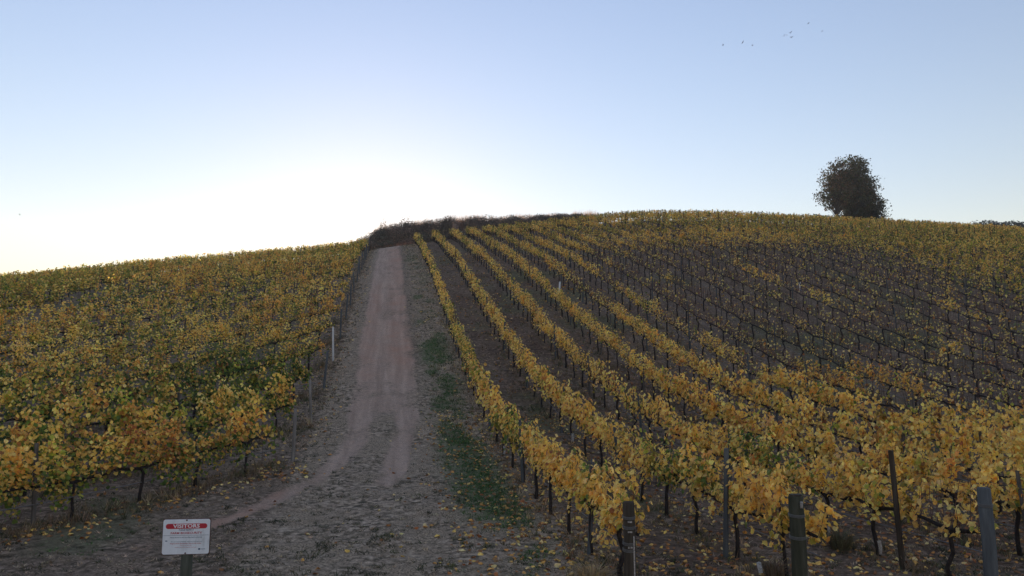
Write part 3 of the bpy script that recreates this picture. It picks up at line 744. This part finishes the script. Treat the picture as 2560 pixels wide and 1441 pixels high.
# ------------------------------------------------------------------ ground cover: grass tufts, weeds, fallen leaves
def blades(geo, x, y, h, w, spread, col, m=0):
    """one triangle blade each, leaning"""
    n = len(x); z = height(x, y)
    a = rng.random(n) * 2 * np.pi; l = rng.normal(0, spread, (n, 2)); wv = np.stack([np.cos(a), np.sin(a)], 1) * w[:, None] * .5
    b = np.stack([x, y, z - .01], 1)
    V = np.empty((n, 3, 3)); V[:, 0] = b; V[:, 0, :2] += wv; V[:, 1] = b; V[:, 1, :2] -= wv
    V[:, 2] = b + np.concatenate([l * h[:, None], h[:, None]], 1)
    geo.add(V.reshape(-1, 3), np.arange(n * 3).reshape(-1, 3), np.repeat(col, 3, 0), m)
def cols_of(base, n, var=.4): return np.minimum(np.array(base) * 1.45, .8) * (1 + (rng.random((n, 1)) - .5) * var * 2) * (1 + (rng.random((n, 3)) - .5) * .15)
gg = Geo()
def tufts(N, region, hmin, hmax, per, rad, colfn, spread=.7, wmul=1.0):
    x, y = region(N); n = len(x); u, v = uv(x, y); tk_, gr_, rd_ = ground_masks(u, v)
    keep = rng.random(n) > np.clip(tk_ * 1.5, 0, .97); x, y, gr_ = x[keep], y[keep], gr_[keep]; n = len(x)
    H_ = (hmin + (hmax - hmin) * rng.random(n) ** 2); rr = rad * (.5 + rng.random(n))
    ii = np.repeat(np.arange(n), per); a = rng.random(len(ii)) * 6.283; r_ = np.sqrt(rng.random(len(ii))) * rr[ii]
    bx = x[ii] + np.cos(a) * r_; by = y[ii] + np.sin(a) * r_
    h = H_[ii] * (.6 + .6 * rng.random(len(ii)))
    blades(gg, bx, by, h, (.012 + .012 * rng.random(len(ii))) * wmul, spread, colfn(gr_)[ii] * (1 + (rng.random((len(ii), 1)) - .5) * .4))
def reg_front(N):
    y = 8.2 + 22 * rng.random(N) ** 1.5; x = (rng.random(N) * 2 - 1) * (.70 * y + 1); u, v = uv(x, y)
    k = (u > -9) & (u < 16) & (rng.random(N) < sstep(.36, .56, fbm(x / .55, y / .45, 121, 2)) + .08); return x[k], y[k]
def mow_col(g_):
    n = len(g_); t_ = rng.random((n, 1))
    c = np.where(t_ < .42, cols_of((.042, .044, .024), n), np.where(t_ < .68, cols_of((.15, .118, .080), n), cols_of((.40, .31, .22), n)))
    return np.where(rng.random((n, 1)) < g_[:, None], cols_of((.060, .105, .034), n), c)
tufts(30000, reg_front, .015, .065, 7, .055, mow_col, 1.0)
def reg_coarse(N):
    x, y = reg_front(N); k = fbm(x / 1.6, y / 1.3, 131, 2) > .46; return x[k], y[k]
tufts(5200, reg_coarse, .03, .09, 16, .095, lambda g_: np.where(rng.random((len(g_), 1)) < .7, cols_of((.040, .044, .024), len(g_)), cols_of((.075, .078, .04), len(g_))), .9)
def reg_green(N):
    v = 10.5 + 40 * rng.random(N) ** 1.4; u = 2.3 + rng.normal(0, .5, N); x, y = xy(u, v)
    k = (ground_masks(u, v)[1] > .2 + .3 * rng.random(N)) ; return x[k], y[k]
tufts(9000, reg_green, .03, .09, 6, .06, lambda g_: cols_of((.055, .105, .036), len(g_)), .7)
def reg_under(N):
    k = rng.integers(0, 9, N); u = ROW0 + RSP * k + rng.normal(0, .28, N); v = 8 + 34 * rng.random(N) ** 1.5; x, y = xy(u, v)
    q = np.abs(x) < .7 * y + 1; return x[q], y[q]
def weed_col(g_):
    n = len(g_); t_ = rng.random((n, 1)); return np.where(t_ < .55, cols_of((.15, .105, .068), n), np.where(t_ < .85, cols_of((.075, .078, .040), n), cols_of((.30, .22, .14), n)))
tufts(6500, reg_under, .04, .22, 8, .07, weed_col, .55)
def reg_leftrow(N):
    k = rng.integers(0, 6, N); s = rng.random(N) * 14; xe = np.array([e[0] for e in left_ends[:6]])[k]; ye = np.array([e[1] for e in left_ends[:6]])[k]
    x = xe - LD[0] * s + rng.normal(0, .3, N) + .3 * rng.random(N); y = ye - LD[1] * s + rng.normal(0, .3, N); q = (y > 9); return x[q], y[q]
tufts(4500, reg_leftrow, .05, .28, 8, .08, weed_col, .5)
def reg_verge(N):
    v = 22 + 72 * rng.random(N); u = np.where(rng.random(N) < .5, -2.5 + rng.normal(0, .5, N), 2.3 + rng.normal(0, .7, N)); return xy(u, v)
tufts(9000, reg_verge, .03, .12, 5, .10, mow_col, .8, 1.8)
def reg_hill(N):
    y = 25 + 70 * rng.random(N); x = (rng.random(N) * 1.5 - .35) * .7 * y; u, v = uv(x, y); q = (u > 3) & (v < 96); return x[q], y[q]
tufts(12000, reg_hill, .06, .2, 5, .16, weed_col, .6, 2.6)
go = link('grass', gg.mesh('grass', [M_GRASS])); tag(go, 'short brown and green grass tufts over the track verges and under the vines', 'grass', None, 'stuff')

lf = Geo()
def litter(x, y, size, shape, names, w):
    n = len(x); z = height(x, y) + .012 + .02 * rng.random(n)
    nrm = np.stack([rng.normal(0, .45, n), rng.normal(0, .45, n), np.ones(n)], 1); tip = rng.normal(0, 1, (n, 3)) * (1, 1, .2)
    scatter_leaves(lf, np.stack([x, y, z], 1), nrm, tip, size * (.6 + .7 * rng.random(n)), pick(names, w, n), shape)
LN = ('ochre', 'orange', 'brown', 'rust', 'pale', 'gold', 'yellow'); LW = (2.2, 2.4, 2.8, 2.0, 1.1, .6, .3)
N = 7000; k_ = rng.integers(0, 6, N); u_ = ROW0 + RSP * k_ + rng.normal(.1, .75, N); v_ = 7.5 + 18 * rng.random(N) ** 1.2
x_, y_ = xy(u_, v_); q_ = np.abs(x_) < .7 * y_ + 1; litter(x_[q_], y_[q_], np.full(q_.sum(), .080), 'mid', LN, LW)
N = 700; u_ = 2.1 + rng.normal(0, .75, N); v_ = 8.5 + 18 * rng.random(N) ** 1.6; litter(*xy(u_, v_), np.full(N, .085), 'mid', LN, LW)
N = 7500; k_ = rng.integers(0, 14, N); u_ = ROW0 + RSP * k_ + rng.normal(.2, .8, N); v_ = 24 + 50 * rng.random(N); x_, y_ = xy(u_, v_)
q_ = (np.abs(x_) < .7 * y_ + 1) & (fbm(u_ / 3, v_ / 3, 91, 2) > .42); litter(x_[q_], y_[q_], np.full(q_.sum(), .13), 'far', LN, LW)
N = 420; s_ = rng.random(N) * 11; x_ = left_ends[0][0] - LD[0] * s_ + rng.normal(.45, .45, N); y_ = left_ends[0][1] - LD[1] * s_ + rng.normal(-.3, .4, N); litter(x_, y_, np.full(N, .085), 'mid', LN, LW)
N = 260; u_ = -2.3 + rng.normal(0, .45, N); v_ = 19 + 50 * rng.random(N) ** 1.3; litter(*xy(u_, v_), np.full(N, .09), 'mid', LN, LW)
N = 120; x_ = (rng.random(N) * 2 - 1) * 6; y_ = 9 + 8 * rng.random(N); litter(x_, y_, np.full(N, .075), 'mid', LN, LW)
lo = link('fallen_leaves', lf.mesh('fallen_leaves', [M_LITTER])); tag(lo, 'curled tan and orange fallen vine leaves scattered on the ground', 'leaf litter', None, 'stuff')

def tussock(px, py, y, h, rad, n, base, label):
    p0 = at(px, py, y); x0, y0 = p0.x, p0.y; z0 = zf(x0, y0); gq = Geo()
    a = rng.random(n) * 6.283; r_ = rad * .45 * np.sqrt(rng.random(n)); bx, by = np.cos(a) * r_, np.sin(a) * r_
    hh = h * (.5 + .6 * rng.random(n)); out = .6 + .8 * rng.random(n)
    V = np.empty((n, 5, 3)); w = .005
    t1 = np.stack([bx + np.cos(a) * out * rad * .35, by + np.sin(a) * out * rad * .35, hh * .75], 1); t2 = np.stack([bx + np.cos(a) * out * rad * .9, by + np.sin(a) * out * rad * .9, hh * (.75 + .3 * rng.random(n))], 1)
    px_ = np.stack([-np.sin(a), np.cos(a), 0 * a], 1) * w; b0 = np.stack([bx, by, 0 * a - .01], 1)
    V[:, 0] = b0 + px_; V[:, 1] = b0 - px_; V[:, 2] = t1 + px_; V[:, 3] = t1 - px_; V[:, 4] = t2
    T = np.array([[0, 1, 3], [0, 3, 2], [2, 3, 4]]); T = (np.arange(n)[:, None, None] * 5 + T[None]).reshape(-1, 3)
    gq.add(V.reshape(-1, 3), T, np.repeat(cols_of(base, n), 5, 0))
    o = link('grass_tussock', gq.mesh('grass_tussock', [M_GRASS]), None, (x0, y0, z0)); tag(o, label, 'grass tussock', 'grass tussocks among the near vines'); return o
tussock(1480, 1440, 10.4, .30, .28, 420, (.30, .22, .125), 'rounded straw-coloured grass tussock beside the stout brown end post')
tussock(1935, 1430, 10.5, .34, .2, 260, (.12, .088, .062), 'dull brown grass tussock at the foot of the thick mossy end post')
tussock(2100, 1330, 12.6, .32, .3, 300, (.10, .092, .058), 'grey-green grass tussock under the vines beyond the mossy end post')

# ------------------------------------------------------------------ scrub bank on the crest
sc = Geo(); dg_ = Geo(); M_DRY = leaf_material('dry_grass_blade', .5, .8, 1.1)
def blob(geo, x, y, z, rx, ry, rz, n, size, base, var=.5):
    d = rng.normal(0, 1, (n, 3)); d /= np.linalg.norm(d, axis=1)[:, None]; r_ = .55 + .5 * rng.random(n) ** .5
    p = np.array([x, y, z]) + d * r_[:, None] * [rx, ry, rz]; p[:, 2] = np.maximum(p[:, 2], height(p[:, 0], p[:, 1], False) + .05)
    scatter_leaves(geo, p, d + rng.normal(0, .5, (n, 3)) + [0, 0, .3], rng.normal(0, 1, (n, 3)), size * (.6 + .8 * rng.random(n)), cols_of(base, n, var), 'far')
for i in range(165):
    u_ = -5.2 + 33 * rng.random(); v_ = 98.8 + .10 * max(0, u_ - 8) + 2.4 * rng.random()
    x_, y_ = xy(u_, v_); z_ = zf(x_, y_); s_ = 1.0 + .5 * rng.random(); hgt = (2.35 if u_ < 8 else 2.35 - .05 * (u_ - 8)) * (.88 + .2 * rng.random()) * (sstep(-6.5, 0, u_) * .72 + .28)
    blob(sc, x_, y_, z_ + hgt * .5, s_, s_, hgt * .85, 760, .125, (.105, .098, .078) if rng.random() < .65 else (.19, .14, .115))
for i in range(60):
    u_ = -4.5 + 33 * rng.random(); x_, y_ = xy(u_, 97.6 + .10 * max(0, u_ - 8) + .8 * rng.random()); hg = .55 + .3 * rng.random()
    blob(sc, x_, y_, zf(x_, y_) + hg * .5, .9, .9, hg, 420, .125, (.12, .105, .08) if rng.random() < .6 else (.20, .14, .115))
so = link('scrub_thicket', sc.mesh('scrub_thicket', [M_DARKLEAF])); tag(so, 'dark low scrub thicket closing off the crest above the track', 'scrub', None, 'stuff')
def tall_grass(geo, u0, u1, vfn, N, h0, h1, base, lift=0.0, w=.045):
    u_ = u0 + (u1 - u0) * rng.random(N); v_ = vfn(u_) + rng.random(N) * 2.2; x_, y_ = xy(u_, v_); h = (h0 + (h1 - h0) * rng.random(N)) * (.6 + .6 * vnoise(u_ / .9, v_ / 2, 17))
    n = N; z = height(x_, y_) + (lift(u_) if callable(lift) else lift) * (.6 + .6 * rng.random(N)); a = rng.random(n) * 6.283
    V = np.empty((n, 3, 3)); b = np.stack([x_, y_, z], 1); wv = np.stack([np.cos(a), np.sin(a), 0 * a], 1) * w * .5
    V[:, 0] = b + wv; V[:, 1] = b - wv; V[:, 2] = b + np.concatenate([rng.normal(.05, .22, (n, 2)) * h[:, None], h[:, None]], 1)
    geo.add(V.reshape(-1, 3), np.arange(n * 3).reshape(-1, 3), np.repeat(cols_of(base, n, .35), 3, 0))
tall_grass(dg_, -2.2, 31, lambda u_: 100.8 + .10 * np.maximum(0, u_ - 8), 12000, .8, 1.7, (.36, .25, .21), lambda u_: 1.95 - .05 * np.maximum(0, u_ - 8))
tall_grass(dg_, 0, 26, lambda u_: 99.8 + .10 * np.maximum(0, u_ - 8), 7000, .5, 1.2, (.30, .21, .175), lambda u_: 1.7 - .05 * np.maximum(0, u_ - 8))
tall_grass(dg_, 24, 46, lambda u_: 107.5 + 0 * u_, 900, 1.5, 2.9, (.40, .31, .21), .0)
tall_grass(dg_, -4, 3, lambda u_: 97.4 + 0 * u_, 1800, .25, .7, (.36, .21, .165), .0)
do = link('dry_grass', dg_.mesh('dry_grass', [M_DRY])); tag(do, 'tall dry pinkish-brown grass standing along the top of the crest', 'dry grass', None, 'stuff')
def bush(px, y, top, rad, base, label, n=500):
    p0 = at(px, 560, y); z0 = zf(p0.x, p0.y); root = empty('bush', (p0.x, p0.y, z0)); tag(root, label, 'bush'); gq = Geo(); gs = Geo()
    H_ = top
    for i in range(14):
        a = rng.random() * 6.283; e = np.array([math.cos(a) * rad * .8 * rng.random(), math.sin(a) * rad * .8 * rng.random(), H_ * (.6 + .4 * rng.random())])
        V_, T_ = tube([(0, 0, 0), e * [.4, .4, .55], e], [.03, .02, .008], 4, False); gs.add(V_, T_, (.07, .05, .045))
        m_ = n // 14; pp = e + rng.normal(0, 1, (m_, 3)) * [rad * .28, rad * .28, H_ * .16]
        scatter_leaves(gq, pp, rng.normal(0, 1, (m_, 3)), rng.normal(0, 1, (m_, 3)), .13 * (.6 + .8 * rng.random(m_)), cols_of(base, m_, .4), 'far')
    link('stems', gs.mesh('stems', [M_CANE]), root)['kind'] = 'stuff'; link('foliage', gq.mesh('foliage', [M_DARKLEAF]), root)['kind'] = 'stuff'
bush(958, 99.5, 3.5, .9, (.16, .135, .115), 'wispy pale bush poking above the scrub on the crest over the track', 300)
bush(1012, 100.5, 3.4, 1.0, (.15, .11, .10), 'small pinkish bush on the scrub bank over the topmost vine rows', 380)
bush(1138, 92.0, 1.9, .55, (.26, .19, .17), 'pale leafless-looking bush standing at the top end of the straight vine rows', 260)

# ------------------------------------------------------------------ trees on the ridge
def tree(px, y, base_py, lobes, trunk_r, leafcols, w, n_clump, per, label, leaf=.27, lean=0.0, bare=.0):
    """lobes: (px, py, half width m, half height m) of the crown's masses"""
    p0 = at(px, base_py, y); z0 = zf(p0.x, p0.y); o3 = np.array([p0.x, p0.y, z0]); root = empty('tree', o3)
    tag(root, label, 'tree', 'trees on the ridge')
    gt = Geo(); gl = Geo()
    Ls = [(np.array(at(a, b, y)) - o3, c, d) for a, b, c, d in lobes]
    top = max(l[0][2] + l[2] * .5 for l in Ls)
    ax = lambda h: np.array([lean * h / top + .12 * math.sin(h * .8), .1 * math.sin(h * .6 + 1), h])
    hs = np.linspace(-.2, top, 9); V_, T_ = tube([ax(h) for h in hs], trunk_r * (1.25 - .85 * np.linspace(0, 1, 9)), 8); gt.add(V_, T_)
    tot = sum(l[1] ** 2 * l[2] for l in Ls)
    for c, rw, rh in Ls:
        for i in range(max(3, int(n_clump * rw ** 2 * rh / tot))):
            d = rng.normal(0, 1, 3); d /= np.linalg.norm(d); r_ = rng.random() ** .42
            e = c + d * r_ * np.array([rw, rw, rh])
            if e[2] < .25: continue
            h0 = min(max(.8, e[2] * (.45 + .25 * rng.random()) - .3), top * .9); s = ax(h0); m_ = (s + e) * .5 + rng.normal(0, .18, 3) + [0, 0, .25]
            V_, T_ = tube([s, m_, e], [max(.02, trunk_r * .30), .028, .010], 4, False); gt.add(V_, T_)
            k = int(per * (.4 + 1.1 * rng.random())); rad = .30 + .28 * rng.random()
            pp = e + rng.normal(0, 1, (k, 3)) * [rad, rad, rad * .62]
            cb = pick(leafcols, w, 1)[0] * (.75 + .6 * rng.random())
            scatter_leaves(gl, pp, rng.normal(0, .7, (k, 3)) + [0, 0, .6], rng.normal(0, 1, (k, 3)) + [0, 0, -.4], leaf * (.6 + .7 * rng.random(k)), cb * (1 + (rng.random((k, 3)) - .5) * .35), 'far')
    link('trunk', gt.mesh('trunk', [M_TREEBARK], True), root); cr = link('crown', gl.mesh('crown', [M_DARKLEAF]), root); cr['kind'] = 'stuff'
PAL.update({'t_brown': np.array((.135, .100, .066)), 't_dark': np.array((.058, .064, .042)), 't_green': np.array((.085, .095, .050)), 't_rust': np.array((.20, .125, .070)), 't_blue': np.array((.060, .068, .056))})
tree(2093, 112, 545, [(2080, 450, 2.0, 2.1), (2068, 490, 1.7, 1.7), (2095, 418, 1.5, 1.3), (2108, 465, 1.9, 2.4), (2070, 516, 1.2, .9), (2114, 498, 1.3, 1.4)], .20,
     ('t_brown', 't_rust', 't_dark', 't_green'), (3, 1.2, 4, 1.5), 230, 26, 'loose brownish tree on the ridge with its bare trunk showing', .23, -.2)
tree(2140, 113.5, 552, [(2138, 425, 1.9, 1.9), (2126, 460, 2.6, 2.4), (2162, 470, 2.0, 2.4), (2140, 500, 2.7, 2.0), (2172, 510, 2.0, 2.1), (2150, 530, 2.6, 1.6), (2128, 405, 1.0, .9), (2186, 522, 1.3, 1.5), (2184, 540, 1.4, 1.0), (2125, 534, 1.6, 1.0)], .26,
     ('t_dark', 't_blue', 't_green', 't_brown'), (4, 3, 2.2, 1.0), 640, 34, 'dense dark round tree on the ridge, leafy down to the vines', .25, .1)
tree(2200, 113.0, 552, [(2203, 535, .8, .5), (2214, 542, .6, .3)], .07, ('t_dark', 't_green'), (1, 1), 14, 14, 'thin twiggy sapling leaning out at the foot of the dense dark tree', .2, .5)
fr = Geo()
for i in range(26):
    p0 = at(2440 + 12 * i, 575, 150 + 8 * rng.random()); top = at(2440 + 12 * i, 557 - 6 * rng.random(), p0.y).z; z_ = zf(p0.x, p0.y)
    V_, T_ = tube([(p0.x, p0.y, z_ - .3), (p0.x, p0.y, top - .5)], [.25, .08], 5); fr.add(V_, T_, (.03, .03, .03))
    blob(fr, p0.x, p0.y, top - 3.0, 2.0, 2.0, 3.0, 520, .42, (.026, .036, .036), .4)
fo = link('distant_treeline', fr.mesh('distant_treeline', [M_DARKLEAF])); tag(fo, 'dark far treeline just showing over the ridge at its low end', 'treeline', None, 'stuff')

# ------------------------------------------------------------------ birds
M_BIRD = flat('bird_dark', (.02, .022, .026), .8)
def bird_mesh(flap):
    gq = Geo(); V_, T_ = tube([(0, -.17, 0), (0, -.10, .0), (0, 0, .005), (0, .09, .01), (0, .14, .015), (0, .18, .01)], [.008, .022, .042, .036, .026, .004], 6); gq.add(V_, T_)
    V_ = [[0, -.24, 0], [.05, -.12, 0], [-.05, -.12, 0], [0, -.12, .02], [0, -.12, -.01]]; gq.add(V_, [[0, 1, 3], [0, 3, 2], [0, 4, 1], [0, 2, 4]])
    for s in (-1, 1):
        z1, z2 = .16 * flap, .22 * flap
        W_ = [[s * .02, .07, .02], [s * .02, -.05, .015], [s * .17, .09, z1], [s * .17, -.05, z1], [s * .36, .0, z2], [s * .34, -.07, z2], [s * .1, .02, z1 * .6 + .035], [s * .1, .02, z1 * .6 - .0]]
        F_ = [[0, 2, 6], [0, 6, 1], [1, 6, 3], [6, 2, 3], [2, 4, 5], [2, 5, 3], [0, 7, 2], [0, 1, 7], [1, 3, 7], [7, 3, 2], [2, 5, 4], [2, 3, 5]]
        gq.add(W_, F_)
    return gq.mesh('bird', [M_BIRD], False)
bl = [(1807, 114, 'lone small bird at the low trailing edge of the scattered flock'), (1857, 106, 'bird with upraised wings flying ahead of the trailing bird'), (1881, 113, 'bird flying just after the one with upraised wings'),
      (1960, 91, 'first bird of the tight group of four, lowest wing'), (1966, 88, 'second bird of the tight group of four, touching the first'), (1976, 83, 'uppermost bird of the tight group of four'), (1978, 94, 'lowest bird of the tight group of four'),
      (2021, 59, 'highest bird of the flock, alone above the group of four'), (2055, 79, 'foremost bird of the flock, alone beyond the highest one'), (49, 538, 'solitary tiny bird low in the bright sky far from the flock')]
for i, (px, py, lab) in enumerate(bl):
    dd = 112 + 6 * rng.random() if i < 9 else 150
    o = link('bird', bird_mesh(rng.choice([-.6, .3, .9, 1.3])), None, at(px, py, dd)); o.rotation_euler = (rng.normal(0, .3), rng.normal(0, .5), R(-70) + rng.normal(0, .5)); o.scale = (.8,) * 3
    tag(o, lab, 'bird', 'birds crossing the sky')

# ------------------------------------------------------------------ thin evening air
hz, hnt, hout = new_mat('thin_haze')
pv = hnt.nodes.new('ShaderNodeVolumePrincipled'); pv.inputs['Color'].default_value = (.96, .96, .96, 1); pv.inputs['Density'].default_value = .0004; pv.inputs['Anisotropy'].default_value = .0
hnt.links.new(pv.outputs[0], hout.inputs['Volume'])
zlo = float(ZZ.min()) - 1.2
V_, T_ = box(0, 0, (zlo + 62) / 2, 2500, 2500, 62 - zlo)
ho = link('haze', mesh_np('haze', V_, T_, [hz])); tag(ho, 'thin pale evening haze over the hillside', 'haze', None, 'stuff')
